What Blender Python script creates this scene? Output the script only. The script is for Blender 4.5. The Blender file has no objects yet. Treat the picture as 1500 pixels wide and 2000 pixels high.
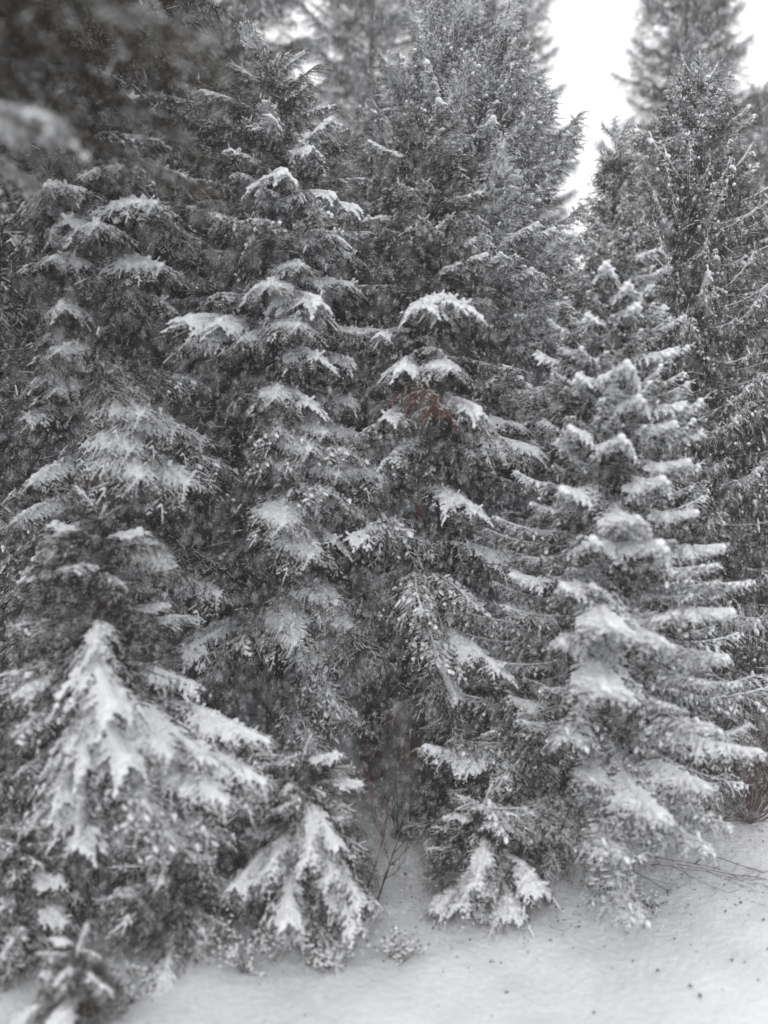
import bpy, math, random
import numpy as np
from mathutils import Vector, Matrix, Euler
R = math.radians
S = bpy.context.scene
col = S.collection
rnd = random.Random(11)

# ------------------------------------------------------------------ camera, sky, sun, exposure
CAM = Vector((0, 0, 5.0)); PITCH = R(-5.0); F = 1511.0
cam_d = bpy.data.cameras.new('camera'); cam = bpy.data.objects.new('camera', cam_d); col.objects.link(cam)
cam.location = CAM; cam.rotation_euler = (R(90) + PITCH, 0, 0)
cam_d.sensor_fit = 'VERTICAL'; cam_d.sensor_height = 24; cam_d.lens = 12.0 * F / 1000.0
cam_d.clip_start = 0.05; cam_d.clip_end = 600
cam_d.dof.use_dof = True; cam_d.dof.focus_distance = 10.0; cam_d.dof.aperture_fstop = 0.155
S.camera = cam
W = bpy.data.worlds.new('World'); S.world = W; W.use_nodes = True
nt = W.node_tree; nt.nodes.clear()
sky = nt.nodes.new('ShaderNodeTexSky'); sky.sky_type = 'NISHITA'; sky.sun_disc = False
sky.sun_elevation = R(48); sky.sun_rotation = R(200); sky.dust_density = 4
hs = nt.nodes.new('ShaderNodeHueSaturation'); hs.inputs['Saturation'].default_value = 0.25
cl = nt.nodes.new('ShaderNodeCombineXYZ')           # the even cloud layer that covers the sky
for i, v in enumerate((11.9, 11.9, 12.0)): cl.inputs[i].default_value = v
mx = nt.nodes.new('ShaderNodeMix'); mx.data_type = 'RGBA'; mx.clamp_result = False; mx.inputs[0].default_value = 0.88
bg = nt.nodes.new('ShaderNodeBackground'); bg.inputs[1].default_value = 0.11
wo = nt.nodes.new('ShaderNodeOutputWorld')
nt.links.new(sky.outputs[0], hs.inputs['Color']); nt.links.new(hs.outputs[0], mx.inputs[6])
nt.links.new(cl.outputs[0], mx.inputs[7]); nt.links.new(mx.outputs[2], bg.inputs[0]); nt.links.new(bg.outputs[0], wo.inputs[0])
sd = bpy.data.lights.new('sun', 'SUN'); sd.energy = 0.6; sd.angle = R(40); sd.color = (1, .98, .95)
so = bpy.data.objects.new('sun', sd); col.objects.link(so); so.rotation_euler = (R(42), 0, R(-20))
S.view_settings.view_transform = 'Standard'; S.view_settings.look = 'None'
S.view_settings.exposure = 0.2; S.view_settings.gamma = 1.0; S.view_settings.use_curve_mapping = False
cy = S.cycles
cy.max_bounces = 5; cy.diffuse_bounces = 2; cy.glossy_bounces = 1; cy.volume_bounces = 1; cy.transmission_bounces = 1
cy.use_denoising = True; cy.use_adaptive_sampling = False
try: cy.denoiser = 'OPENIMAGEDENOISE'
except Exception: pass

# ------------------------------------------------------------------ helpers
def tag(o, label=None, cat=None, group=None, kind=None):
    if label: o['label'] = label
    if cat: o['category'] = cat
    if group: o['group'] = group
    if kind: o['kind'] = kind
    return o
def ray(px, py):
    x = (px - 750) / F; v = (1000 - py) / F
    d = Vector((x, math.cos(PITCH) - v * math.sin(PITCH), math.sin(PITCH) + v * math.cos(PITCH)))
    return d / d.y
def at(px, py, Y): return CAM + ray(px, py) * Y
def ground_h(x, y):
    x = np.asarray(x, float); y = np.asarray(y, float)
    r = np.clip(y - 12.5 - 0.15 * x, 0, 30)
    h = 0.17 * r + 0.02 * r * np.sin(x * 0.35)
    h = h + 0.05 * np.sin(x * 0.9 + y * 0.5) + 0.035 * np.sin(x * 2.1 - y * 1.7) + 0.012 * np.sin(x * 5.3 + y * 4.1) + 0.010 * np.sin(x * 8.1 - y * 6.3 + 2 * np.sin(x * 2.3)) * np.sin(y * 7.7 + 1.5 * np.sin(x * 3.9))
    bank = np.exp(-((y - 10.6 - 0.1 * (x - 4.5)) ** 2) / 2.2) / (1 + np.exp(-(x - 3.6) * 3.0))
    return h + 0.35 * bank
def gpt(px, py):
    d = ray(px, py); Y = 2.0
    while Y < 60:
        p = CAM + d * Y
        if p.z < float(ground_h(p.x, p.y)): return Vector((p.x, p.y, float(ground_h(p.x, p.y))))
        Y += 0.02
    return CAM + d * 60
def mat(name, base, var=0.3, scale=20.0, rough=0.9, bump=0.0, bscale=60.0, tint=None):
    m = bpy.data.materials.new(name); m.use_nodes = True; n = m.node_tree; b = n.nodes['Principled BSDF']
    b.inputs['Roughness'].default_value = rough
    b.inputs['Specular IOR Level'].default_value = 0.08
    tc = n.nodes.new('ShaderNodeTexCoord'); no = n.nodes.new('ShaderNodeTexNoise')
    no.inputs['Scale'].default_value = scale; no.inputs['Detail'].default_value = 3
    n.links.new(tc.outputs['Object'], no.inputs['Vector'])
    cr = n.nodes.new('ShaderNodeValToRGB'); e = cr.color_ramp.elements
    lo = [c * (1 - var) for c in base]; hi = [min(1, c * (1 + var)) for c in (tint or base)]
    e[0].position = .3; e[1].position = .7; e[0].color = (*lo, 1); e[1].color = (*hi, 1)
    n.links.new(no.outputs[0], cr.inputs[0]); n.links.new(cr.outputs[0], b.inputs['Base Color'])
    if bump:
        n2 = n.nodes.new('ShaderNodeTexNoise'); n2.inputs['Scale'].default_value = bscale; n2.inputs['Detail'].default_value = 4
        bu = n.nodes.new('ShaderNodeBump'); bu.inputs['Strength'].default_value = bump; bu.inputs['Distance'].default_value = .02
        n.links.new(tc.outputs['Object'], n2.inputs['Vector']); n.links.new(n2.outputs[0], bu.inputs['Height'])
        n.links.new(bu.outputs[0], b.inputs['Normal'])
    return m
M_needle = mat('spruce_needles', (.019, .018, .009), .4, 9, .9, tint=(.034, .027, .013))
M_needle2 = mat('blue_green_needles', (.020, .021, .014), .35, 9, .8, tint=(.030, .027, .017))
M_twig = mat('twig_bark', (.070, .045, .032), .35, 14)
M_bark = mat('spruce_bark', (.075, .047, .036), .5, 7, .95, .9, 25, tint=(.12, .076, .058))
M_snow = mat('clinging_snow', (.85, .86, .88), .03, 6, .85, .6, 45)
M_red = mat('reddish_twigs', (.100, .064, .054), .3, 10)
M_dark = mat('dark_bare_wood', (.055, .046, .042), .3, 10)
M_leaf = mat('withered_leaves', (.10, .095, .065), .5, 30)
M_litter = mat('forest_litter', (.075, .06, .05), .5, 30)
M_flake = mat('snowflake_white', (.85, .86, .88), .02, 5)
# ground snow with fine lumps
M_ground = mat('ground_snow', (.74, .75, .77), .06, 1.2, .85, .9, 14)

def mesh_from(name, V, T, mats, mi=None, smooth=False):
    me = bpy.data.meshes.new(name)
    V = np.ascontiguousarray(V, np.float32); T = np.ascontiguousarray(T, np.int32)
    me.vertices.add(len(V)); me.vertices.foreach_set('co', V.ravel())
    me.loops.add(T.size); me.loops.foreach_set('vertex_index', T.ravel())
    me.polygons.add(len(T)); me.polygons.foreach_set('loop_start', np.arange(0, T.size, T.shape[1], dtype=np.int32))
    try: me.polygons.foreach_set('loop_total', np.full(len(T), T.shape[1], np.int32))
    except Exception: pass
    for m in mats: me.materials.append(m)
    if mi is not None: me.polygons.foreach_set('material_index', np.ascontiguousarray(mi, np.int32))
    me.update(calc_edges=True)
    me.polygons.foreach_set('use_smooth', np.full(len(T), bool(smooth)))
    return me
def obj(name, me, parent=None, loc=(0, 0, 0)):
    o = bpy.data.objects.new(name, me); col.objects.link(o); o.parent = parent; o.location = loc
    return o
def empty(name, loc, rz=0):
    o = bpy.data.objects.new(name, None); col.objects.link(o); o.location = loc; o.rotation_euler = (0, 0, rz)
    o.empty_display_size = .2
    return o
def norm(a): return a / np.maximum(np.linalg.norm(a, axis=-1, keepdims=True), 1e-9)
def frames(d, rng=None):
    """two unit vectors perpendicular to each direction; u sideways, v upward-ish"""
    up = np.zeros_like(d); up[:, 2] = 1
    bad = np.abs(d[:, 2]) > .97; up[bad] = (1, 0, 0)
    u = norm(np.cross(d, up)); v = norm(np.cross(u, d))
    return u, v
def spindles(A, B, w, h, rng, lift=0.6, ns=5, a0=.12, a1=.82):
    """closed elongated lumps from A to B: two rings and two end points"""
    n = len(A); d = norm(B - A); u, v = frames(d)
    up = np.array([0, 0, 1.0])
    mid1 = A + (B - A) * a0; mid2 = A + (B - A) * a1
    ang = np.arange(ns) * 2 * math.pi / ns + .3
    c, s = np.cos(ang), np.sin(ang)
    off = (up * 1.0)[None] * (h * lift)[:, None]
    w1 = w * rng.uniform(.85, 1.15, n); w2 = w * rng.uniform(.7, 1.1, n)
    r1 = (mid1 + off)[:, None] + u[:, None] * (c[None, :, None] * w1[:, None, None]) + v[:, None] * (s[None, :, None] * h[:, None, None])
    r2 = (mid2 + off)[:, None] + u[:, None] * (c[None, :, None] * w2[:, None, None]) + v[:, None] * (s[None, :, None] * h[:, None, None])
    V = np.concatenate([(A + off * .3)[:, None], r1, r2, (B + off * .3)[:, None]], 1)       # n, 2+2ns, 3
    T = []
    for i in range(ns):
        j = (i + 1) % ns
        T += [(0, 1 + j, 1 + i), (1 + i, 1 + j, 1 + ns + j), (1 + i, 1 + ns + j, 1 + ns + i), (1 + ns + i, 1 + ns + j, 1 + 2 * ns)]
    T = np.array(T); k = 2 + 2 * ns
    return V.reshape(-1, 3), (T[None] + (np.arange(n) * k)[:, None, None]).reshape(-1, 3)
def cones(A, B, ra, rb, ns=3):
    n = len(A); d = norm(B - A); u, v = frames(d)
    ang = np.arange(ns) * 2 * math.pi / ns
    c, s = np.cos(ang), np.sin(ang)
    ring = u[:, None] * c[None, :, None] + v[:, None] * s[None, :, None]
    V = np.concatenate([A[:, None] + ring * ra[:, None, None], B[:, None] + ring * rb[:, None, None]], 1)
    T = []
    for i in range(ns):
        j = (i + 1) % ns
        T += [(i, j, ns + j), (i, ns + j, ns + i)]
    T = np.array(T)
    return V.reshape(-1, 3), (T[None] + (np.arange(n) * 2 * ns)[:, None, None]).reshape(-1, 3)
class Acc:
    def __init__(s): s.V = []; s.T = []; s.M = []; s.n = 0
    def add(s, V, T, m=0):
        s.V.append(V); s.T.append(T + s.n); s.M.append(np.full(len(T), m)); s.n += len(V)
    def mesh(s, name, mats, smooth=False):
        return mesh_from(name, np.concatenate(s.V), np.concatenate(s.T), mats, np.concatenate(s.M), smooth)

# ------------------------------------------------------------------ the branches: wood, twigs, needles, clinging snow
class BranchKind: pass
def make_branch(L, seed, style, needle_mat, hang=.25, width=.30, curve=(0.10, -0.42, .28), heavy=True):
    g = np.random.default_rng(seed); bk = BranchKind(); bk.L = L
    a, b, c = curve
    wob = g.normal(0, .03, 3)
    def P(s):
        s = np.asarray(s, float)
        return np.stack([L * s, L * (wob[0] * np.sin(3 * s) + wob[1] * s * s), L * (a * s + b * s * s + c * s ** 3)], -1)
    def D(s): return norm(P(np.minimum(s + .02, 1.02)) - P(s - .02))
    # first-order side twigs
    step = .021 + .005 * L if style != 'weeping' else .036 + .006 * L
    ns = max(8, int(L * .86 / step))
    s1 = np.linspace(.12, .985, ns) + g.normal(0, .004, ns)
    side = np.where(np.arange(ns) % 2 == 0, 1.0, -1.0)
    prof = np.interp(s1, [.1, .25, .5, .8, 1.0], [.35, .85, 1.0, .88, .42])
    l1 = np.maximum(L * width * prof * g.uniform(.65, 1.2, ns), .07 + .03 * g.random(ns))
    thin = g.random(ns) < .10; l1[thin] *= .5
    p0 = P(s1); ax = D(s1); u, v = frames(ax)
    ang = np.interp(s1, [0, 1], [R(66), R(38)]) + g.normal(0, .12, ns)
    lift = g.normal(.20, .12, ns)
    d1 = norm(ax * np.cos(ang)[:, None] + u * (np.sin(ang) * side)[:, None] + v * lift[:, None])
    def lat(t):                                            # point on each side twig at t (n,)
        t = np.asarray(t)
        q = p0 + d1 * (l1 * t)[:, None]
        q[:, 2] -= hang * l1 * t ** 1.7 * (1.0 if style != 'weeping' else 1.6)
        if style == 'weeping':
            q = q - d1 * (l1 * .45 * t ** 2)[:, None]
        q[:, :2] += ax[:, :2] * (l1 * .10 * t * t)[:, None]
        return q
    TA, TB, TR, TTT = [], [], [], []                         # twiglets: start, end, radius, outwardness
    W_ = Acc()
    sp = np.linspace(0, 1, 11); pp = P(sp); rr = (.003 + .006 * L) * (1 - sp) ** .8 + .002
    V, T = cones(pp[:-1], pp[1:], rr[:-1], rr[1:], 5); W_.add(V, T, 1)
    K = 4; prev = lat(np.zeros(ns)); latpts = [prev]
    for k in range(1, K + 1):
        q = lat(np.full(ns, k / K)); V, T = cones(prev, q, .0035 * (1.2 - (k - 1) / K) * np.ones(ns), .0035 * (1.2 - k / K) * np.ones(ns), 3)
        W_.add(V, T, 1); TA.append(prev); TB.append(q); TR.append(s1); TTT.append(np.full(ns, (k - .5) / K)); prev = q; latpts.append(q)
    # second-order twiglets
    sub = .027 if style != 'weeping' else .03
    mx_n = int(l1.max() / sub)
    for k in range(1, mx_n + 1):
        t = k * sub / l1 + g.normal(0, .02, ns); ok = t < .96
        if not ok.any(): break
        tt = np.clip(t, 0, 1)
        q = lat(tt); dq = norm(lat(np.minimum(tt + .05, 1.05)) - lat(tt - .05)); uu, vv = frames(dq)
        for sd_ in (1, -1):
            ll = np.clip(l1 * (1 - tt) * .5, .025, .10) * g.uniform(.7, 1.25, ns)
            if style == 'weeping': ll = np.clip(l1 * (1 - tt) * .4, .03, .07) * g.uniform(.7, 1.25, ns)
            an = g.normal(R(46), .16, ns)
            dd = dq * np.cos(an)[:, None] + uu * (np.sin(an) * sd_)[:, None] + vv * g.normal(.02, .14, ns)[:, None]
            dd[:, 2] -= (.25 if style != 'weeping' else .5)
            dd = norm(dd); e = q + dd * ll[:, None]
            TA.append(q[ok]); TB.append(e[ok]); TR.append(s1[ok]); TTT.append(tt[ok])
    # shade twigs hanging under the side twigs and the axis, free of snow
    nsn = sum(len(q_) for q_ in TA)
    for k in range(int(5 + 1.5 * L)):
        tt = g.uniform(.05, .95, ns); q = lat(tt); dn = g.normal(0, .38, (ns, 3)) + d1 * .35; dn[:, 2] = -1; dn = norm(dn)
        ll = g.uniform(.05, .15, ns) * (1.0 if style != 'weeping' else 1.9) * (.55 + .2 * L)
        TA.append(q); TB.append(q + dn * ll[:, None]); TR.append(np.full(ns, -1.0)); TTT.append(tt)
    # short shoots that clothe the axis all round
    na = int(46 * L); sa = g.uniform(.08, 1.0, na); qa = P(sa); da = D(sa) * .55 + g.normal(0, .55, (na, 3)) + [0, 0, .12]
    da = norm(da); TA.append(qa); TB.append(qa + da * g.uniform(.04, .12, na)[:, None]); TR.append(sa); TTT.append(np.zeros(na))
    # axis tip twigs
    st = np.linspace(.55, .97, 8); TA.append(P(st)); TB.append(P(st + .05)); TR.append(st); TTT.append(np.zeros(8))
    A = np.concatenate(TA); B = np.concatenate(TB); S_ = np.concatenate(TR); TC = 1 - .55 * np.concatenate(TTT)
    n = len(A); ln = np.linalg.norm(B - A, axis=1)
    # needles: thin triangles around every twiglet
    per = .0060 + .0010 * L
    cnt = np.maximum(3, (ln / per).astype(int)); idx = np.repeat(np.arange(n), cnt)
    t = g.random(len(idx)); d = norm(B - A)[idx]; u2, v2 = frames(d)
    th = g.uniform(0, 2 * math.pi, len(idx))
    # needles crowd the sides and top of the shoot
    rad = u2 * np.cos(th)[:, None] + v2 * (np.sin(th) * .85 + .1)[:, None]
    nd = norm(d * g.uniform(.4, .9, len(idx))[:, None] + rad)
    q = A[idx] + (B - A)[idx] * t[:, None]
    nl = g.uniform(.011, .020, len(idx)) * (1 - .25 * t)
    sw = norm(np.cross(nd, g.normal(0, 1, nd.shape))) * (.0019 + .0004 * L)
    V = np.stack([q - sw, q + sw, q + nd * nl[:, None]], 1).reshape(-1, 3)
    W_.add(V, np.arange(len(V)).reshape(-1, 3), 0)
    steepf = TC * (1 - .8 * np.clip(np.abs((B - A)[:, 2]) / ln, 0, 1) ** 1.3)
    bk.mesh = W_.mesh('branch', [needle_mat, M_twig])
    bi = .75 if L < .6 else .65 if style == 'upswept' else .25
    # thin frosting of snow
    def frost(p_keep, per_tw, bias, l0=.014, l1_=.026, wd=.0022):
        keep = np.where((g.random(n) < steepf * p_keep * (bias + (1 - bias) * S_)) & (S_ >= 0))[0]
        ix = np.repeat(keep, per_tw); m_ = len(ix); t_ = g.uniform(0, 1.05, m_); dd = norm(B - A)[ix]
        rd = g.normal(0, 1, (m_, 3)); rd[:, 2] = np.abs(rd[:, 2]) * .6 + .05
        nd_ = norm(dd * g.uniform(.5, 1.1, m_)[:, None] + norm(rd)); q_ = A[ix] + (B - A)[ix] * t_[:, None] + [0, 0, .002]
        sw_ = norm(np.cross(nd_, g.normal(0, 1, nd_.shape))) * wd
        V_ = np.stack([q_ - sw_, q_ + sw_, q_ + nd_ * g.uniform(l0, l1_, m_)[:, None]], 1).reshape(-1, 3)
        return V_, np.arange(len(V_)).reshape(-1, 3)
    def cover(p_keep, w0, w1, h_, bias):
        keep = (g.random(n) < steepf * p_keep * (bias + (1 - bias) * S_)) & (S_ >= 0)
        a_, b_ = A[keep], B[keep]; k = keep.sum(); l_ = ln[keep]
        steep = 1 - np.clip(np.abs((b_ - a_)[:, 2]) / np.maximum(l_, 1e-6), 0, 1) * .55
        w = g.uniform(w0, w1, k) * steep; h = w * h_
        return spindles(a_, b_ + norm(b_ - a_) * .008, w, h, g, .9)
    V, T = cover(.36, .0022, .0045, .75, bi * .45)
    A2 = Acc(); A2.add(V, T)
    pa, pb = pp[3:-1], pp[4:]
    V, T = frost(.28, 2, bi * .45, .010, .018, .0017); A2.add(V, T)
    bk.thin = mesh_from('snow_dusting', np.concatenate(A2.V), np.concatenate(A2.T), [M_snow], None, True)
    # medium cover
    A2 = Acc(); V, T = cover(1.0, .0032, .0072, .8, bi); A2.add(V, T)
    V, T = spindles(pa - (pb - pa) * .2, pb, np.full(len(pa), (.010 if style != 'weeping' else .017) + .003 * L), np.full(len(pa), .011), g, 1.2); A2.add(V, T)
    V, T = frost(1.0, 4, bi, .011, .020, .0019); A2.add(V, T)
    k0 = (g.random(n) < .05 * TC) & (S_ >= 0); w = g.uniform(.014, .03, k0.sum())
    V, T = spindles(A[k0], B[k0], w, w * .7, g, .8, 6, .25, .75); A2.add(V, T)
    bk.mid = mesh_from('snow_cover', np.concatenate(A2.V), np.concatenate(A2.T), [M_snow], None, True)
    bk.heavy = None
    if heavy:
        # pillows of snow: merged by a voxel remesh, thick in patches, with holes left between the twigs
        ph = g.uniform(0, 6.28, 4)
        f = .5 + .5 * np.sin(A[:, 0] * 7 / max(.6, L * .6) + ph[0] + 2.0 * np.sin(A[:, 1] * 6 + ph[1]))
        thick = np.interp(S_, [.1, .35, .6, 1], [.05, .4, 1.0, 1.0]) * (.15 + .95 * f) * np.clip(1.55 * TC - .45, .05, 1.1)
        keep = (g.random(n) < np.clip(thick * 1.25 - .08, .03, .82)) & (S_ >= 0)
        w = (.0055 + .0165 * np.clip(thick, 0, 1.1)[keep] * g.uniform(.7, 1.3, keep.sum()))
        V, T = spindles(A[keep], B[keep] + norm(B - A)[keep] * .008, w, w * .75, g, .75)
        A3 = Acc(); A3.add(V, T)
        pw = (.013 + .020 * np.interp((sp[3:-1]), [.2, .8, 1], [.3, 1.2, 1])) * (.8 + .12 * L) * g.uniform(.55, 1.35, len(pa))
        V, T = spindles(pa - (pb - pa) * .35, pb + (pb - pa) * .25, pw, pw * .85, g, .9, 8); A3.add(V, T)
        for k in range(K):
            sel = g.random(ns) < (.75, .40, .08, 0)[k]
            wq = (1.3 - .25 * k) * (.007 + .010 * np.interp(s1, [.1, .5, 1], [.2, 1, 1])[sel]) * g.uniform(.6, 1.3, sel.sum())
            a_, b_ = latpts[k][sel], latpts[k + 1][sel]
            V, T = spindles(a_ - (b_ - a_) * .2, b_ + (b_ - a_) * .1, wq, wq * .8, g, .7, 6); A3.add(V, T)
        me = mesh_from('snow_pillow_raw', np.concatenate(A3.V), np.concatenate(A3.T), [M_snow])
        o = bpy.data.objects.new('tmp', me); col.objects.link(o)
        m = o.modifiers.new('r', 'REMESH'); m.mode = 'VOXEL'; m.voxel_size = .0062 + .0012 * L; m.use_smooth_shade = True
        dg = bpy.context.evaluated_depsgraph_get(); ev = o.evaluated_get(dg)
        bk.heavy = bpy.data.meshes.new_from_object(ev); bk.heavy.name = 'snow_pillow'
        bpy.data.objects.remove(o); bpy.data.meshes.remove(me)
        if not bk.heavy.materials: bk.heavy.materials.append(M_snow)
        bk.tri_h = len(bk.heavy.polygons) * 2
        # the rough fringe: single loaded needles and shoots at the rim of the pillows
        A4 = Acc(); V, T = frost(.9, 3, .35, .014, .024, .0026); A4.add(V, T)
        V, T = cover(.7, .004, .008, .8, .3); A4.add(V, T)
        vo = np.empty(len(bk.heavy.vertices) * 3, np.float32); bk.heavy.vertices.foreach_get('co', vo)
        lt = np.empty(len(bk.heavy.polygons), np.int32); bk.heavy.polygons.foreach_get('loop_total', lt)
        li = np.empty(len(bk.heavy.loops), np.int32); bk.heavy.loops.foreach_get('vertex_index', li)
        if (lt == 4).all():
            q4 = li.reshape(-1, 4); A4.add(vo.reshape(-1, 3) + g.normal(0, .0022, (len(vo) // 3, 3)), np.concatenate([q4[:, [0, 1, 2]], q4[:, [0, 2, 3]]]))
            bk.heavy = A4.mesh('snow_pillow', [M_snow], True); bk.tri_h = len(bk.heavy.polygons)
        else: print('remesh not quads')
    bk.tip = P(1.0)
    return bk
KIN = {'fan': [], 'weeping': [], 'upswept': []}
for i, L in enumerate((.42, .75, 1.1, 1.5, 2.0)):
    for v in range(2 if L < 2 else 1):
        KIN['fan'].append(make_branch(L, 100 + i * 7 + v, 'fan', M_needle, hang=.72 + .2 * v, width=.27 if L > 1 else .36, curve=(.16, -.55, .20)))
for i, L in enumerate((.45, .85, 1.4, 1.95)):
    KIN['upswept'].append(make_branch(L, 300 + i * 7, 'upswept', M_needle2, hang=.7, width=.24 if L > .8 else .34, curve=(.02, -.12, .26)))
for i, L in enumerate((.8, 1.3, 1.9)):
    KIN['weeping'].append(make_branch(L, 500 + i * 7, 'weeping', M_needle2, hang=.8, width=.24, curve=(-.05, -.42, .52), heavy=(i == 1)))
print('tris', sum(len(b.mesh.polygons) + len(b.thin.polygons) + len(b.mid.polygons) + (b.tri_h if b.heavy else 0) for k in KIN.values() for b in k))

def bare(name, L, seed, m, curl=.2, levels=3, nside=5, r0=.012):
    """a leafless branching stem as one mesh, along +x"""
    g = random.Random(seed); A = []; B = []; RA = []; RB = []
    def grow(p, d, l, r, lv):
        n = 6; q = p.copy(); pts = [q.copy()]
        for i in range(n):
            d = (d + Vector((g.gauss(0, .10), g.gauss(0, .10), g.gauss(0, .10) - .02 * curl))).normalized()
            q2 = q + d * (l / n); A.append(q[:]); B.append(q2[:]); RA.append(r * (1 - i / n * .8)); RB.append(r * (1 - (i + 1) / n * .8)); q = q2; pts.append(q.copy())
            if lv > 0 and i >= 1:
                for _ in range(nside if i > 1 and g.random() < .45 else 1):
                    s = Vector((g.gauss(0, 1), g.gauss(0, 1), g.gauss(0, .6))); s = (s - d * s.dot(d)).normalized()
                    grow(q, (d * .75 + s * g.uniform(.5, .9)).normalized(), l * g.uniform(.3, .5) * (1 - i / n * .4), r * .5, lv - 1)
    grow(Vector((0, 0, 0)), Vector((1, 0, 0)), L, r0, levels - 1)
    V, T = cones(np.array(A), np.array(B), np.array(RA), np.array(RB), 4)
    return mesh_from(name, V, T, [m])
DEAD = [bare('dead_branch', 1.0, 40 + i, M_dark, nside=2, levels=2 + i % 2, r0=.011) for i in range(4)]

# ------------------------------------------------------------------ the ground
xs = np.unique(np.concatenate([np.linspace(-90, -12, 30), np.linspace(-12, 12, 180), np.linspace(12, 90, 30)]))
ys = np.unique(np.concatenate([np.linspace(-50, 2, 20), np.linspace(2, 22, 150), np.linspace(22, 120, 40)]))
X, Y = np.meshgrid(xs, ys); Z = ground_h(X, Y)
gg = np.random.default_rng(3)
near = (np.abs(X) < 12) & (Y > 3) & (Y < 20)
Z = Z + near * gg.normal(0, .006, Z.shape)
nx, ny = len(xs), len(ys); ii = np.arange(nx * ny).reshape(ny, nx)
Q = np.stack([ii[:-1, :-1], ii[:-1, 1:], ii[1:, 1:], ii[1:, :-1]], -1).reshape(-1, 4)
gr = obj('ground', mesh_from('ground', np.stack([X, Y, Z], -1).reshape(-1, 3), Q, [M_ground], None, True))
tag(gr, kind='structure', label='snow-covered forest floor rising behind the trees')

# ------------------------------------------------------------------ trees
def trunk_mesh(H, r, seed, lean=(0, 0)):
    g = np.random.default_rng(seed); n = max(10, int(H * 3)); k = 12
    t = np.linspace(0, 1, n); z = t * H - .3
    flare = 1 + .22 * np.exp(-np.maximum(z, 0) / .2)
    rad = (r * (1 - t) ** .85 + .006) * flare
    cx = lean[0] * t + .03 * np.sin(t * 5 + seed) * H / 10; cyy = lean[1] * t + .03 * np.cos(t * 4 + seed) * H / 10
    an = np.arange(k) * 2 * math.pi / k
    rj = rad[:, None] * (1 + g.normal(0, .06, (n, k)))
    V = np.stack([cx[:, None] + rj * np.cos(an), cyy[:, None] + rj * np.sin(an), np.repeat(z[:, None], k, 1)], -1).reshape(-1, 3)
    T = []
    for i in range(n - 1):
        for j in range(k):
            a = i * k + j; b = i * k + (j + 1) % k; T.append((a, b, b + k, a + k))
    me = mesh_from('trunk', V, T, [M_bark], None, True)
    def center(zz):
        tt = (zz + .3) / H
        return float(np.interp(tt, t, cx)), float(np.interp(tt, t, cyy)), float(np.interp(tt, t, rad))
    return me, center
ntree = 0
def place_branch(root, bk, pos, yaw, pitch, roll, sc, snow):
    b = bpy.data.objects.new('branch', bk.mesh); col.objects.link(b); b.parent = root
    b.location = pos; b.rotation_euler = (roll, -pitch, yaw); b.scale = (sc, sc, sc)
    me = {'thin': bk.thin, 'mid': bk.mid, 'heavy': bk.heavy or bk.mid}[snow]
    s = bpy.data.objects.new('snow', me); col.objects.link(s); s.parent = b; s['kind'] = 'stuff'
    return b
def pick(style, L, g):
    c = KIN[style]; best = min(abs(math.log(L / b.L)) for b in c)
    cand = [b for b in c if abs(math.log(L / b.L)) < best + .12]
    b = g.choice(cand); return b, L / b.L
def shade_mesh(seed):
    # the dark inner twigs of a crown, 10 m high and 1.5 m wide, one dense part per tree
    g = np.random.default_rng(seed); n = 3800
    f = g.random(n * 2) ** 1.15; th = g.uniform(0, 6.28, n * 2); rr = (.10 + .72 * g.random(n * 2) ** .7) * (1 - f) ** .62
    nz = np.sin(f * 46 + 2.2 * np.sin(th * 2 + 1)) + .8 * np.sin(th * 3 + f * 17) + g.normal(0, .5, n * 2)
    kp = np.where(nz > -.15)[0][:n]; f, th, rr = f[kp], th[kp], rr[kp]; n = len(kp)
    out = np.stack([np.cos(th), np.sin(th), np.zeros(n)], -1)
    c = out * (rr * 1.5)[:, None]; c[:, 2] = f * 10 - .12 * rr
    ac = Acc(); A = []; B = []
    ax = norm(out + g.normal(0, .45, (n, 3)) + [0, 0, -.15]); ll = g.uniform(.16, .34, n)
    A.append(c); B.append(c + ax * ll[:, None])
    for k in range(5):
        q = c + ax * (ll * g.uniform(.1, .9, n))[:, None]; d = norm(ax * .6 + g.normal(0, .6, (n, 3)) + [0, 0, -.45])
        A.append(q); B.append(q + d * g.uniform(.06, .17, n)[:, None])
    A = np.concatenate(A); B = np.concatenate(B); m = len(A)
    V, T = cones(A, B, np.full(m, .0025), np.full(m, .001)); ac.add(V, T, 1)
    idx = np.repeat(np.arange(m), 9); q = A[idx] + (B - A)[idx] * g.random((len(idx), 1)); d = norm(B - A)[idx]
    nd = norm(d * .6 + g.normal(0, .6, d.shape)); sw = norm(np.cross(nd, g.normal(0, 1, nd.shape))) * .0032
    V = np.stack([q - sw, q + sw, q + nd * g.uniform(.018, .034, (len(idx), 1))], 1).reshape(-1, 3)
    ac.add(V, np.arange(len(V)).reshape(-1, 3), 0)
    k = g.random(m) < .06
    V, T = spindles(A[k], B[k], np.full(k.sum(), .006), np.full(k.sum(), .0045), g, .9, 4); ac.add(V, T, 2)
    return ac.mesh('inner_twigs', [M_needle, M_twig, M_snow])
SHADE = [shade_mesh(901), shade_mesh(902)]
print('tris with shade', sum(len(m.polygons) for m in SHADE))
TREES = {}
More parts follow.
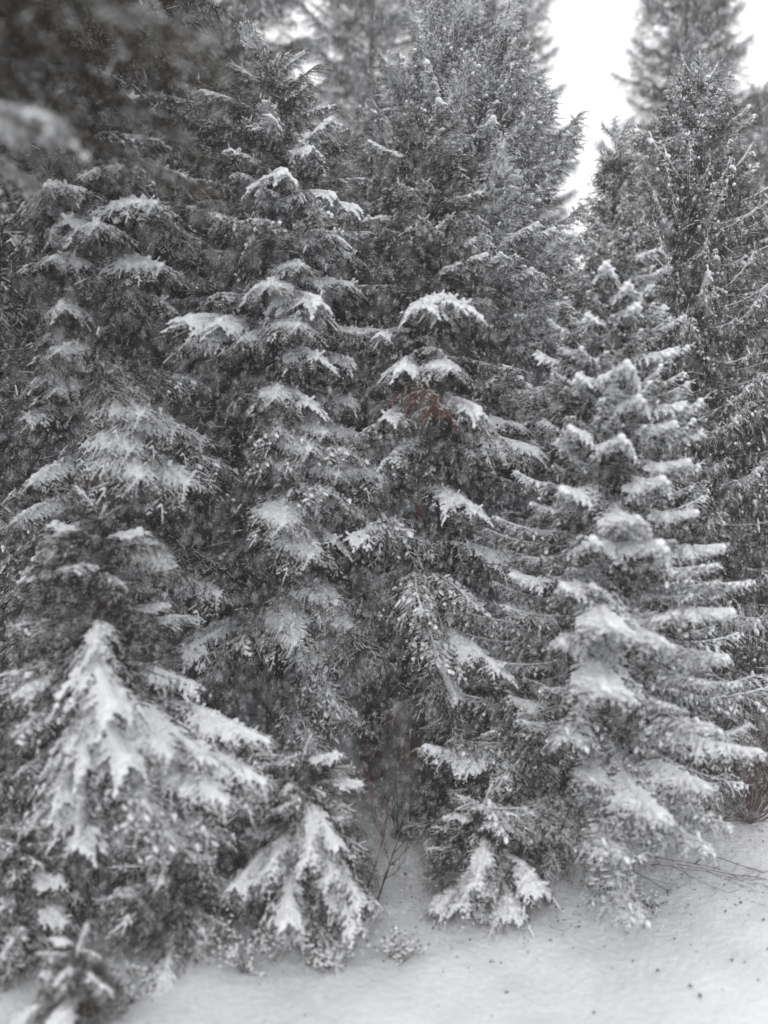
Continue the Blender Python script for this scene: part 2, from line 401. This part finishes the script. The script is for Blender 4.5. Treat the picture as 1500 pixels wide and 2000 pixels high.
def tree(key, label, px, Yd, H, zb, rmax, style='fan', seed=1, dens=1.0, heavy=.12, mid=.45, tr=.11, lean=(0, 0), dead=0, top_el=35, low_el=-12, power=.75, pos=None, back=.5, gap=None, shade0=None, shw=1.0, name='spruce_tree', group=None, cat='tree', step=.30):
    g = random.Random(seed)
    if pos is None:
        p = CAM + ray(px, 1000) * Yd
        pos = (p.x, Yd)
    base = Vector((pos[0], pos[1], float(ground_h(pos[0], pos[1]))))
    root = empty(name, base); tag(root, label, cat, group)
    tm, cen = trunk_mesh(H, tr, seed, lean); obj('trunk', tm, root)
    TREES[key] = dict(root=root, base=base, H=H, zb=zb, rmax=rmax, style=style, cen=cen)
    o = obj('inner_twigs', SHADE[seed % 2], root, (lean[0] * .4, lean[1] * .4, shade0 or zb + .1)); tag(o, kind='stuff')
    o.rotation_euler = (0, 0, seed * 1.7); o.scale = (rmax / 1.5 * shw, rmax / 1.5 * shw, (H - (shade0 or zb) - .3) / 10)
    z = zb; n = 0; phase = g.random() * 6.28
    while z < H - .12 and n < 292:
        f = (z - zb) / (H - zb)
        Lz = rmax * (1 - f) ** power * (1 if f > .06 else .8) + .12
        k = max(4, round(g.uniform(5, 6.5) * dens))
        if f > .85: k = 4
        phase += 1.3
        for i in range(k):
            yaw = phase + i * 2 * math.pi / k + g.gauss(0, .22)
            away = math.sin(yaw) > .35                       # pointing off behind the trunk
            if away and g.random() < (1 - back): continue
            if gap and gap[0] < z < gap[1] and math.cos(yaw + math.pi / 2) > .25 and g.random() < .85: continue
            L = Lz * g.uniform(.68, 1.14); L = max(.22, L)
            bk, sc = pick('upswept' if style == 'weeping' and L < .95 else style, L, g)
            el = low_el + (top_el - low_el) * f ** 1.5 + g.gauss(0, 6)
            if f > .93: el += 18
            zz = z + g.uniform(-.12, .12) * min(1, step / .3)
            cx, cyy, rr = cen(zz)
            u = g.random(); sn = 'heavy' if u < heavy else 'mid' if u < heavy + mid else 'thin'
            place_branch(root, bk, (cx, cyy, zz), yaw, R(el), g.gauss(0, .16), sc, sn); n += 1
            if n >= 292: break
        z += step * (1 - .45 * f) * g.uniform(.85, 1.15)
    bk = KIN['fan'][0]; cx, cyy, rr = cen(H - .35)
    place_branch(root, bk, (cx, cyy, H - .38), 0, R(88), 0, 1.0, 'mid')
    for i in range(dead):
        zz = g.uniform(.8, max(1.2, zb + 1.5)) if i % 2 else g.uniform(zb, zb + (H - zb) * .4)
        cx, cyy, rr = cen(zz)
        d = bpy.data.objects.new('dead_branch', g.choice(DEAD)); col.objects.link(d); d.parent = root
        d.location = (cx, cyy, zz); d.rotation_euler = (0, R(g.uniform(-25, 12)), g.uniform(math.pi * .9, 2.1 * math.pi)); d.scale = (g.uniform(.7, 1.5),) * 3
    TREES[key]['n'] = n
    return root
def hero(key, spots, fwd=.9, snow='heavy', style=None):
    """boughs of a tree whose tips reach the named places"""
    T = TREES[key]; g = random.Random(len(spots) * 7 + 5)
    for s in spots:
        px, py = s[:2]; fw = (s[2] if len(s) > 2 else fwd) * 1.15 + .25
        Yt = T['base'].y - fw
        tip = at(px, py, Yt) - T['base']
        reach = math.hypot(tip.x, tip.y)
        zr = min(T['H'] - .3, max(.25, tip.z + .12 * reach))
        cx, cyy, rr = T['cen'](zr)
        v = Vector((tip.x - cx, tip.y - cyy, tip.z - zr)); L = v.length
        st = style or T['style']
        bk, sc = pick(st, L, g)
        tx = math.hypot(bk.tip[0], bk.tip[1]); tl = math.hypot(tx, bk.tip[2])
        sc = L / tl
        pitch = math.asin(max(-1, min(1, v.z / L))) - math.atan2(bk.tip[2], tx)
        yaw = math.atan2(v.y, v.x) - math.atan2(bk.tip[1], bk.tip[0])
        place_branch(T['root'], bk, (cx, cyy, zr), yaw, pitch, g.gauss(0, .08), sc, s[3] if len(s) > 3 else snow)
wb = BranchKind(); src = KIN['fan'][4]; wb.L = src.L; wb.tip = src.tip; wb.mesh = src.mesh.copy(); wb.mesh.materials[0] = mat('withered_needles', (.13, .062, .042), .35, 9)
wb.thin = src.thin; wb.mid = src.mid; wb.heavy = src.heavy; KIN['withered'] = [wb]
G = 'spruces along the edge of the wood'
tree('A', 'tall dark spruce at the left with a bare trunk stretch and scattered snow-laden boughs', 190, 10.6, 16.5, 1.9, 2.5, 'fan', 2, 1.1, .15, .22, .15, dead=14, group=G, power=.5, step=.27, gap=(3.2, 5.6), shade0=5.6)
tree('B', 'round-topped spruce left of centre with snow pads stepped down its right edge', 535, 10.6, 10.1, 2.45, 2.1, 'fan', 3, 1.15, .18, .25, .14, shade0=3.2, low_el=-5, dead=14, group=G, power=.42, step=.235)
tree('C', 'spruce at the middle with a thin reddish trunk bare near mid height', 822, 10.0, 9.0, 2.0, 1.5, 'fan', 4, 1.05, .16, .22, .10, gap=(2.9, 4.5), shade0=4.8, dead=14, group=G, power=.5, step=.22)
tree('D', 'tall broad spruce behind the middle with upswept frosted boughs', 890, 12.2, 11.3, 2.5, 2.85, 'upswept', 5, 1.25, .28, .7, .18, group=G, power=.42, top_el=42, low_el=8, step=.22, shade0=3.2)
tree('E', 'pointed spruce right of centre with tiers of snowy boughs reaching right', 1187, 8.9, 8.45, .9, 1.9, 'upswept', 6, 1.3, .16, .75, .10, group=G, shw=.62, shade0=1.6, power=1.0, top_el=30, low_el=-14, dead=5, step=.20)
tree('F', 'tall weeping spruce at the right with hanging snow-lined side twigs', 1335, 11.4, 10.0, 1.2, 2.5, 'weeping', 7, shw=.8, dens=1.25, heavy=.03, mid=.85, tr=.15, group=G, power=.6, top_el=30, low_el=0, step=.27)
tree('J', 'short snow-laden spruce at the lower left on a bare brown lower stem', 150, 8.0, 4.3, 1.35, 1.3, 'fan', 8, 1.0, .14, .25, .065, lean=(.2, 0), group='young spruces in front of the wood', power=.45, low_el=-4, step=.22, dead=4)
tree('I', 'bushy young spruce with a heavy snow cap left of the thin red sapling', 585, 7.9, 1.9, .15, .95, 'fan', 9, 1.0, .30, .5, .04, group='young spruces in front of the wood', power=.6, low_el=-8, step=.17)
tree('H', 'low young spruce crouching on open snow below the middle trees', 950, 8.3, 1.2, .08, .75, 'fan', 10, 1.0, .22, .5, .03, group='young spruces in front of the wood', power=.6, low_el=0, step=.14)
tree('K', 'small snow-capped spruce at the bottom left corner below the bare brown stem', 120, 6.1, .95, .1, .45, 'fan', 12, .9, .4, .4, .025, group='young spruces in front of the wood', step=.14)
tree('P', 'low blurred young spruce on the shaded snow left of the snow-capped bush', 310, 7.3, 1.25, .1, .65, 'fan', 17, 1.0, .15, .5, .03, group='young spruces in front of the wood', power=.6, step=.14, low_el=-2)
tree('Q', 'low young spruce half out of frame at the bottom left', 10, 7.2, 1.4, .1, .7, 'fan', 18, 1.0, .15, .5, .03, group='young spruces in front of the wood', power=.6, step=.15, low_el=-2)
tree('L', 'dark-green young spruce filling the shade under the middle tree', 1010, 9.0, 2.5, .3, 1.0, 'fan', 13, 1.0, .08, .5, .05, group='young spruces in front of the wood', power=.65, step=.2)
tree('M', 'low spruce thicket left of the short snow-laden spruce, cut by the frame', -40, 7.9, 2.3, .3, 1.0, 'fan', 14, 1.0, .15, .5, .05, group='young spruces in front of the wood', power=.65, step=.2)
tree('O', 'broad young spruce between the brown stem and the snow-capped bush', 370, 8.8, 1.9, .35, .9, 'fan', 15, 1.0, .12, .55, .05, group='young spruces in front of the wood', power=.6, step=.2)
US = 'understorey spruces in the shade'
for k_, (lb, px_, Yd_, H_, r_) in enumerate((('thin shaded young spruce at the foot of the middle reddish trunk', 915, 9.6, 2.2, .75),
        ('thin shaded young spruce at the foot of the pointed spruce', 1060, 9.6, 2.3, .7),
        ('thin shaded young spruce at the foot of the weeping spruce', 1330, 10.6, 2.4, 1.0))):
    tree('U%d' % k_, lb, px_, Yd_, H_, .15, r_, 'fan', 160 + k_, .9, .03, .3, .035, group=US, power=.6, step=.2, low_el=-4, dead=4)
BG = 'spruces deeper in the wood'
bgs = [('left of the tall dark spruce, its trunk just inside the frame edge', -10, 12.2, 17, 2.8, 2.5, 'fan'),
       ('standing behind the gap between the two left spruces', 375, 13.4, 9.6, 3.2, 2.0, 'fan'),
       ('with its top left of the narrow sky gap', 468, 22.0, 31, 3.5, 3.3, 'upswept'),
       ('with a dark trunk seen behind the thin red sapling', 722, 11.4, 8.8, 3.3, 1.6, 'fan'),
       ('blurred and rising behind the left half of the broad middle spruce', 730, 25.0, 30, 3.2, 2.9, 'upswept'),
       ('low and hazy in the gap left of the pointed spruce', 1075, 15.5, 8.4, 2.0, 2.0, 'upswept'),
       ('low and hazy behind the pointed spruce', 1210, 18.0, 8.2, 2.0, 2.0, 'upswept'),
       ('at the far right with its slim hazy tip in open sky', 1452, 22.0, 13.4, 1.5, 2.8, 'upswept'),
       ('at the right frame edge behind the weeping spruce', 1560, 13.0, 9.8, 1.5, 2.3, 'weeping'),
       ('far back at the upper left of the wood', 130, 20.0, 28, 3.5, 3.2, 'upswept'),
       ('deep behind the two left spruces, half hidden', 300, 24.0, 28, 3.5, 3.2, 'upswept'),
       ('deep behind the right-hand spruces, half hidden', 1350, 21.0, 12.0, 2.0, 2.6, 'upswept'),
       ('blurred and rising behind the right half of the broad middle spruce', 955, 25.5, 27.0, 3.0, 2.9, 'upswept'),
       ('with a tall blurred hazy spire alone in the sky at the right', 1308, 23.0, 20.5, 3.0, 3.0, 'upswept'),
       ('low and dark filling the gap behind the thin red sapling', 650, 14.0, 6.5, .3, 1.6, 'fan'),
       ('low and dark deep between the two left spruces', 440, 14.5, 6.5, .3, 1.6, 'fan'),
       ('low and dark in the shade behind the middle reddish trunk', 800, 15.0, 6.5, .3, 1.6, 'fan'),
       ('low and dark at the left edge behind the leafless thicket', 60, 14.5, 6.5, .3, 1.7, 'fan'),
       ('small and deep behind the red sapling', 640, 20.0, 11.0, 3.0, 2.2, 'upswept')]
for i, (t, px, Yd, H, zb, rm, st) in enumerate(bgs):
    tree('bg%d' % i, 'tall spruce ' + t if H > 12 else 'spruce ' + t, px, Yd, H, zb, rm, st, 60 + i, 1.0, .03, .75, .16, group=BG, power=.6, back=.3,
         top_el=32, low_el=0, step=.44 if H > 12 else .30)
# a tall spruce close on the left, pruned below, whose boughs hang into the top of the view
tree('N', 'tall spruce close at the left, only its blurred dark boughs hanging in from above', 0, 5.2, 13.5, 7.3, 2.5, 'fan', 31, 1.2, .03, .2, .16, pos=(-3.55, 5.0), group=G, low_el=-4, power=.5, step=.33, back=.9)

hero('A', [(300, 400, 1.5), (180, 440, 1.6), (110, 510, 1.5), (120, 690, 1.4), (110, 765, 1.3), (50, 815, 1.0), (265, 810, 1.6), (380, 745, .8, 'mid'),
           (350, 945, 1.7), (425, 905, 1.1, 'mid'), (60, 945, 1.5), (35, 1020, 1.3), (110, 1085, 1.6), (45, 1130, 1.4), (265, 1155, 1.6, 'mid'), (430, 1165, 1.2), (175, 1215, 1.8),
           (240, 330, 1.2), (60, 400, 1.0), (30, 470, .9), (310, 520, 1.3), (120, 600, 1.2), (330, 840, 1.4), (95, 660, 1.0), (75, 1100, 1.2), (250, 880, 1.7), (290, 940, 1.9), (390, 860, 1.1), (340, 1120, 1.6), (90, 740, 1.2), (20, 1280, .9), (40, 610, .8, 'mid')])
hero('B', [(470, 665, 1.2), (585, 640, 1.4), (690, 560, .6), (685, 500, .5), (700, 410, .5), (590, 520, 1.1), (655, 385, .7), (690, 710, .7), (745, 935, 1.0), (760, 880, .6),
           (610, 1090, 1.6), (690, 1000, .9), (705, 1240, 1.1), (570, 1260, 1.5), (460, 1265, 1.3, 'mid'), (530, 905, 1.4, 'mid'), (700, 790, .6), (640, 850, 1.2), (660, 930, 1.2), (720, 860, .9), (600, 790, 1.2), (540, 780, 1.4), (600, 880, 1.5), (620, 700, 1.1), (650, 460, .8), (560, 340, 1.1), (610, 290, .7), (520, 560, 1.5), (620, 590, 1.2), (660, 1060, 1.1), (560, 1030, 1.7), (650, 1180, 1.2), (540, 1230, 1.3), (480, 430, 1.1, 'mid'), (410, 590, .8, 'mid'),
           (710, 1420, .9, 'mid'), (620, 1480, 1.3, 'mid')])
hero('C', [(880, 590, 1.1), (905, 600, 1.1), (790, 720, 1.0), (885, 725, 1.2), (940, 805, 1.0), (750, 815, .9), (740, 655, .5), (930, 1000, 1.0), (1055, 885, .4),
           (1050, 1110, .5), (975, 1310, 1.1), (940, 1190, 1.0, 'mid'), (1045, 1250, .4, 'mid'), (830, 1200, 1.2, 'mid'), (860, 1300, 1.2, 'mid'), (830, 600, 1.1)])
hero('C', [(850, 800, 1.25, 'thin'), (835, 770, 1.2, 'thin')], style='withered')
for o_ in TREES['C']['root'].children:
    if o_.data == wb.mesh: o_['label'] = 'withered bough with rust-brown needles'
hero('D', [(1110, 650, 1.2), (1095, 755, 1.3), (1100, 800, 1.5), (1040, 530, 1.5), (1040, 870, 1.9), (800, 450, 1.6), (900, 600, 1.8, 'mid'), (1080, 450, 1.2), (1060, 540, 1.0), (1000, 330, 1.2), (960, 235, 1.1), (1050, 440, 1.3), (975, 500, 1.7), (860, 200, 1.2), (890, 330, 1.5), (1020, 250, .9), (740, 480, 1.2), (1090, 320, .5), (1120, 590, .9), (830, 390, 1.6), (930, 430, 1.7), (720, 280, .8)], style='upswept')
hero('N', [(110, 235, .3)], snow='mid')
hero('F', [(1490, 740, .6), (1440, 620, .9), (1480, 935, .8), (1400, 560, 1.1), (1495, 800, .5), (1380, 480, .9), (1470, 690, 1.0), (1480, 1060, 1.0), (1495, 1140, .8), (1460, 500, .6), (1350, 620, 1.3), (1420, 830, 1.2)], snow='mid')
hero('E', [(1220, 715, 1.0), (1345, 905, .7), (1300, 940, 1.0), (1240, 1015, 1.3), (1285, 1070, 1.3), (1360, 1005, .7), (1415, 1070, .5), (1450, 1140, .5, 'mid'), (1430, 1200, .8),
           (1190, 1225, 1.6), (1290, 1255, 1.5), (1420, 1290, .8), (1180, 1350, 1.7), (1485, 1470, .9), (1385, 1540, 1.3), (1285, 1600, 1.6), (1415, 1610, 1.0, 'mid'),
           (1280, 490, .3, 'mid'), (1290, 530, .3, 'mid'), (1310, 690, .4), (1335, 795, .4), (1365, 850, .4), (1190, 1660, 1.4, 'mid'), (1110, 1440, 1.2, 'mid'), (1100, 960, .8), (1110, 840, .7), (1130, 740, .5), (1160, 1060, 1.1), (1100, 1150, .9), (1090, 1260, .9), (1240, 600, .5), (1150, 620, .4), (1230, 560, .5), (1180, 520, .5), (1250, 780, .9), (1210, 860, 1.0), (1320, 830, .7)])
hero('J', [(330, 1480, 1.0), (390, 1480, .8), (130, 1560, 1.0), (60, 1500, .6), (350, 1650, 1.0, 'mid'), (420, 1640, .7, 'mid'), (225, 1385, 1.15), (170, 1495, 1.0), (110, 1490, .7), (440, 1570, .9), (520, 1530, .6), (525, 1450, .3), (250, 1490, 1.1), (300, 1590, 1.1, 'mid'), (60, 1620, .8, 'mid'), (150, 1650, 1.1)])
hero('I', [(600, 1680, .7), (520, 1700, .6), (660, 1650, .5), (700, 1760, .5), (650, 1710, .6), (690, 1810, .6), (460, 1730, .5), (560, 1800, .8)])
hero('H', [(930, 1730, .6), (1000, 1790, .5), (900, 1770, .6), (1060, 1740, .4), (850, 1780, .3)])

# ------------------------------------------------------------------ bare growth
def sapling(label, px, py, H, seed, m, lean, cat='sapling', name='bare_sapling', n=1, spread=.1, r0=.016, group=None, levels=3):
    p = gpt(px, py); root = empty(name, p); tag(root, label, cat, group); g = random.Random(seed)
    for i in range(n):
        me = bare('stem', H * g.uniform(.7, 1), seed + i, m, 0, levels, 2, r0 * g.uniform(.6, 1) if n > 1 else r0)
        o = obj('stem', me, root); o.rotation_euler = (0, -R(90 - g.uniform(0, spread * 60)), (R(lean) if n == 1 else g.uniform(0, 6.28)))
        if n == 1: o.rotation_euler = (0, -R(90 - lean), 0)
    return root
sapling('thin reddish bare sapling between the snow-capped bush and the middle trees', 712, 1800, 2.3, 5, M_red, 6)
sapling('short bare grey sapling arching beside the thin red one', 735, 1770, 1.1, 9, M_dark, 25)
sapling('reddish leafless bush on the bank at the right edge behind the lowest boughs', 1465, 1610, 1.35, 20, M_red, 0, 'bush', 'bare_bush', 46, 1.0, .009)
sapling('second reddish leafless bush, cut by the right frame edge', 1540, 1590, 1.35, 90, M_red, 0, 'bush', 'bare_bush', 30, 1.0, .009)
sapling('small reddish leafless bush behind the tips of the lowest snowy boughs', 1390, 1610, .8, 80, M_red, 0, 'bush', 'bare_bush', 22, 1.0, .009)
sapling('dark leafless brush in the gap beneath the middle trees', 770, 1640, 1.3, 140, M_dark, 0, 'bush', 'bare_bush', 9, .8, .009)
sapling('dark leafless brush in front of the left trunks', 480, 1740, 1.2, 170, M_dark, 0, 'bush', 'bare_bush', 9, .9, .009)
sapling('thin brown leafless bush under the lowest right boughs', 1250, 1690, .8, 190, M_dark, 0, 'bush', 'bare_bush', 12, 1.1, .007)
sapling('dark leafless thicket at the left frame edge under the big spruces', 30, 1580, 1.3, 110, M_dark, 0, 'bush', 'bare_bush', 9, .9, .012)
for (px, py, L, yaw, sd_, lb) in ((1120, 1700, 2.3, -4, 201, 'long dark bare bough lying on the snow at right, the uppermost'),
                              (1180, 1705, 1.5, -24, 202, 'dark bare bough fanning down over the open snow at right'),
                              (1320, 1715, 1.7, -12, 204, 'dark bare bough on the snow running out towards the right frame edge'),
                              (1370, 1690, 1.4, -32, 205, 'short dark bare bough on the snow nearest the reddish bush'),
                              (1210, 1690, 1.8, -12, 203, 'dark bare bough between the long one and the fanning one')):
    p = gpt(px, py); o = obj('fallen_branch', bare('fallen_branch', L, sd_, M_dark, .4, 4, 2, .011)); o.location = p + Vector((0, 0, .16))
    o.rotation_euler = (0, R(3), R(yaw)); o.scale = (1, 1, .5); tag(o, lb, 'branch', 'bare boughs lying on the snow')
def weed(label, px, py, rad, n, seed, h=.3):
    p = gpt(px, py); root = empty('ground_plant', p); tag(root, label, 'plant', 'low plants poking through the snow')
    g = np.random.default_rng(seed)
    a = g.uniform(0, 6.28, 26); tip = np.stack([np.cos(a) * g.uniform(.2, 1, 26) * rad, np.sin(a) * g.uniform(.2, 1, 26) * rad, g.uniform(.4, 1, 26) * h], -1)
    V, T = cones(np.zeros((26, 3)) - [0, 0, .03], tip, np.full(26, .004), np.full(26, .0015)); obj('stem', mesh_from('stem', V, T, [M_dark]), root)
    c = tip[g.integers(0, 26, n // 2)] * g.uniform(.6, 1.05, (n // 2, 1)) + g.normal(0, .02, (n // 2, 3)); c[:, 2] = np.maximum(c[:, 2], .01)
    def leaves(c, s, up):
        k = len(c); d = norm(g.normal(0, 1, (k, 3)) * [1, 1, .35]); w = norm(np.cross(d, g.normal(0, .3, (k, 3)) + [0, 0, 1])) * s * .35
        V = np.stack([c - d * s * .5, c - w + [0, 0, .003], c + d * s * .5, c + w + [0, 0, .004]], 1) + [0, 0, up]
        T = np.arange(k * 4).reshape(-1, 4); T = np.concatenate([T[:, [0, 1, 2]], T[:, [0, 2, 3]]])
        return V.reshape(-1, 3), T
    V, T = leaves(c, .038, 0); o = obj('leaves', mesh_from('leaves', V, T, [M_leaf]), root); o['kind'] = 'stuff'
    k = len(c) // 2; dd = norm(g.normal(0, 1, (k, 3)) * [1, 1, .1]) * .018
    V, T = spindles(c[:k] - dd, c[:k] + dd, np.full(k, .014), np.full(k, .009), g, .8)
    o = obj('snow', mesh_from('snow', V, T, [M_snow], None, True), root); o['kind'] = 'stuff'
weed('leafy olive weed on the snow right of the blurred low bush', 780, 1880, .26, 260, 1)
weed('sprawling snow-dusted weed at the foot of the snow-capped bush', 640, 1890, .34, 380, 2, .35)
weed('small green tuft poking from the snow below the pointed spruce', 1270, 1775, .22, 120, 3, .12)
weed('brown dry tuft beneath the lowest boughs at right', 1190, 1740, .3, 200, 4, .2)
weed('dusted weed nearest the bottom centre-left snow', 480, 1900, .42, 420, 6, .4)
weed('low weed beside the small corner spruce', 250, 1960, .35, 240, 7, .3)
# litter and leaves scattered on the snow
g = np.random.default_rng(77)
n = 12000
x = g.uniform(-6, 7, n); y = g.uniform(5.2, 13, n)
edge = 7.6 + .16 * x
dist = y - edge
p = np.where(dist > 0, .75, .75 * np.exp(dist / .36)) ; keep = g.random(n) < p
x, y = x[keep], y[keep]; z = ground_h(x, y) + .008; k = len(x)
s = g.uniform(.004, .017, k) * np.where(g.random(k) < .06, 1.8, 1); th = g.uniform(0, 6.28, k)
d = np.stack([np.cos(th), np.sin(th), g.normal(0, .3, k)], -1) * s[:, None]; w = np.stack([-np.sin(th), np.cos(th), g.normal(0, .3, k)], -1) * (s * g.uniform(.25, .7, k))[:, None]
c = np.stack([x, y, z], -1)
V = np.stack([c - d, c - w, c + d, c + w], 1).reshape(-1, 3); T = np.arange(len(V)).reshape(-1, 4)
T = np.concatenate([T[:, [0, 1, 2]], T[:, [0, 2, 3]]])
o = obj('forest_litter', mesh_from('forest_litter', V, T, [M_litter])); tag(o, 'dark needles, bits of bark and twigs strewn on the snow below the trees', 'litter', kind='stuff')
# single withered leaves on the open snow, each curled
lv = []
def leaf_mesh(seed):
    g = random.Random(seed); V = []; T = []
    for i in range(7):
        t = i / 6; w = math.sin(math.pi * min(1, t * 1.02)) * .28 * g.uniform(.8, 1.2); zz = .25 * math.sin(t * 3.1) * g.uniform(.6, 1.2)
        V += [(t - .5, -w, zz + w * .8), (t - .5, 0, zz), (t - .5, w, zz + w * .7)]
    for i in range(6):
        a = i * 3; T += [(a, a + 1, a + 4, a + 3), (a + 1, a + 2, a + 5, a + 4)]
    return mesh_from('fallen_leaf', V, T, [M_litter])
LM = [leaf_mesh(i) for i in range(4)]
spots = [(1285, 1900), (1348, 1932), (1365, 1948), (1160, 1982), (1418, 1785), (1312, 1722), (1325, 1738), (1120, 1855), (1235, 1880), (1430, 1880), (1455, 1882), (1075, 1840), (1490, 1800), (1500, 1858), (1360, 1862), (1030, 1862), (1350, 1850), (1225, 1825), (1460, 1760), (1395, 1700), (1130, 1815), (1180, 1852), (960, 1990), (1345, 1770)]
for i, (px, py) in enumerate(spots):
    q = gpt(px, py); o = obj('fallen_leaf', LM[i % 4]); o.location = q + Vector((0, 0, .008)); sc = rnd.uniform(.03, .055) * (1.2 if i < 4 else .8)
    o.scale = (sc,) * 3; o.rotation_euler = (rnd.uniform(-.3, .3), rnd.uniform(-.3, .3), rnd.uniform(0, 6.28))
    own = {0: 'dark curled leaf alone on the snow, up and left of the close pair of leaves', 1: 'upper left leaf of the close pair on the open snow at lower right',
           2: 'lower right leaf of the close pair on the open snow', 3: 'dark curled leaf lowest in the frame, near the bottom edge of the open snow',
           5: 'upper leaf of the close pair just below the fallen bare boughs', 6: 'lower leaf of the close pair just below the fallen bare boughs', 22: 'curled leaf at the bottom edge straight below the low young spruce'}
    tag(o, own.get(i, 'small curled brown leaf lying singly on the snow below the trees'), 'leaf', 'leaves scattered on the open snow')

# ------------------------------------------------------------------ falling snow: slim wet flakes, drifting
g = np.random.default_rng(5)
n = 80000
Yd = 3.0 + 8.5 * g.random(n) ** .62
hw = Yd * .62 + 1.2
x = g.uniform(-1, 1, n) * hw; z = 5 + Yd * g.uniform(-.85, .72, n)
keep = z > ground_h(x, Yd) + .02
x, Yd, z = x[keep], Yd[keep], z[keep]; k = len(x)
ln = g.uniform(.025, .065, k); wd = g.uniform(.0012, .0024, k)
d = norm(np.stack([.16 + g.normal(0, .05, k), g.normal(0, .08, k), np.ones(k)], -1)) * ln[:, None] * .5
c = np.stack([x, Yd, z], -1)
u_, v_ = frames(norm(d)); m_ = c + d * g.uniform(-.3, .5, (k, 1)); w3 = wd[:, None]
V = np.stack([c - d, m_ + u_ * w3, m_ + (v_ * .87 - u_ * .5) * w3, m_ - (v_ * .87 + u_ * .5) * w3, c + d], 1).reshape(-1, 3)
T = np.array([(0, 2, 1), (0, 3, 2), (0, 1, 3), (4, 1, 2), (4, 2, 3), (4, 3, 1)])
T = (T[None] + (np.arange(k) * 5)[:, None, None]).reshape(-1, 3)
o = obj('falling_snow', mesh_from('falling_snow', V, T, [M_flake])); tag(o, 'dense slanting snowfall of small white flakes in front of the trees', 'snowfall', kind='stuff')

# ------------------------------------------------------------------ haze of the snowfall
hz = bpy.data.materials.new('haze'); hz.use_nodes = True; n_ = hz.node_tree; n_.nodes.clear()
out = n_.nodes.new('ShaderNodeOutputMaterial'); pv = n_.nodes.new('ShaderNodeVolumePrincipled')
pv.inputs['Color'].default_value = (.93, .95, .98, 1); pv.inputs['Density'].default_value = .003
n_.links.new(pv.outputs[0], out.inputs['Volume'])
x0, x1, y0, y1, z0, z1 = -92, 92, -52, 122, -1.5, 33
V = [(x0, y0, z0), (x1, y0, z0), (x1, y1, z0), (x0, y1, z0), (x0, y0, z1), (x1, y0, z1), (x1, y1, z1), (x0, y1, z1)]
T = [(0, 3, 2, 1), (4, 5, 6, 7), (0, 1, 5, 4), (1, 2, 6, 5), (2, 3, 7, 6), (3, 0, 4, 7)]
o = obj('haze', mesh_from('haze', V, T, [hz])); tag(o, 'pale haze of falling snow filling the wood', 'haze', kind='stuff')
print('objects', len(bpy.data.objects))
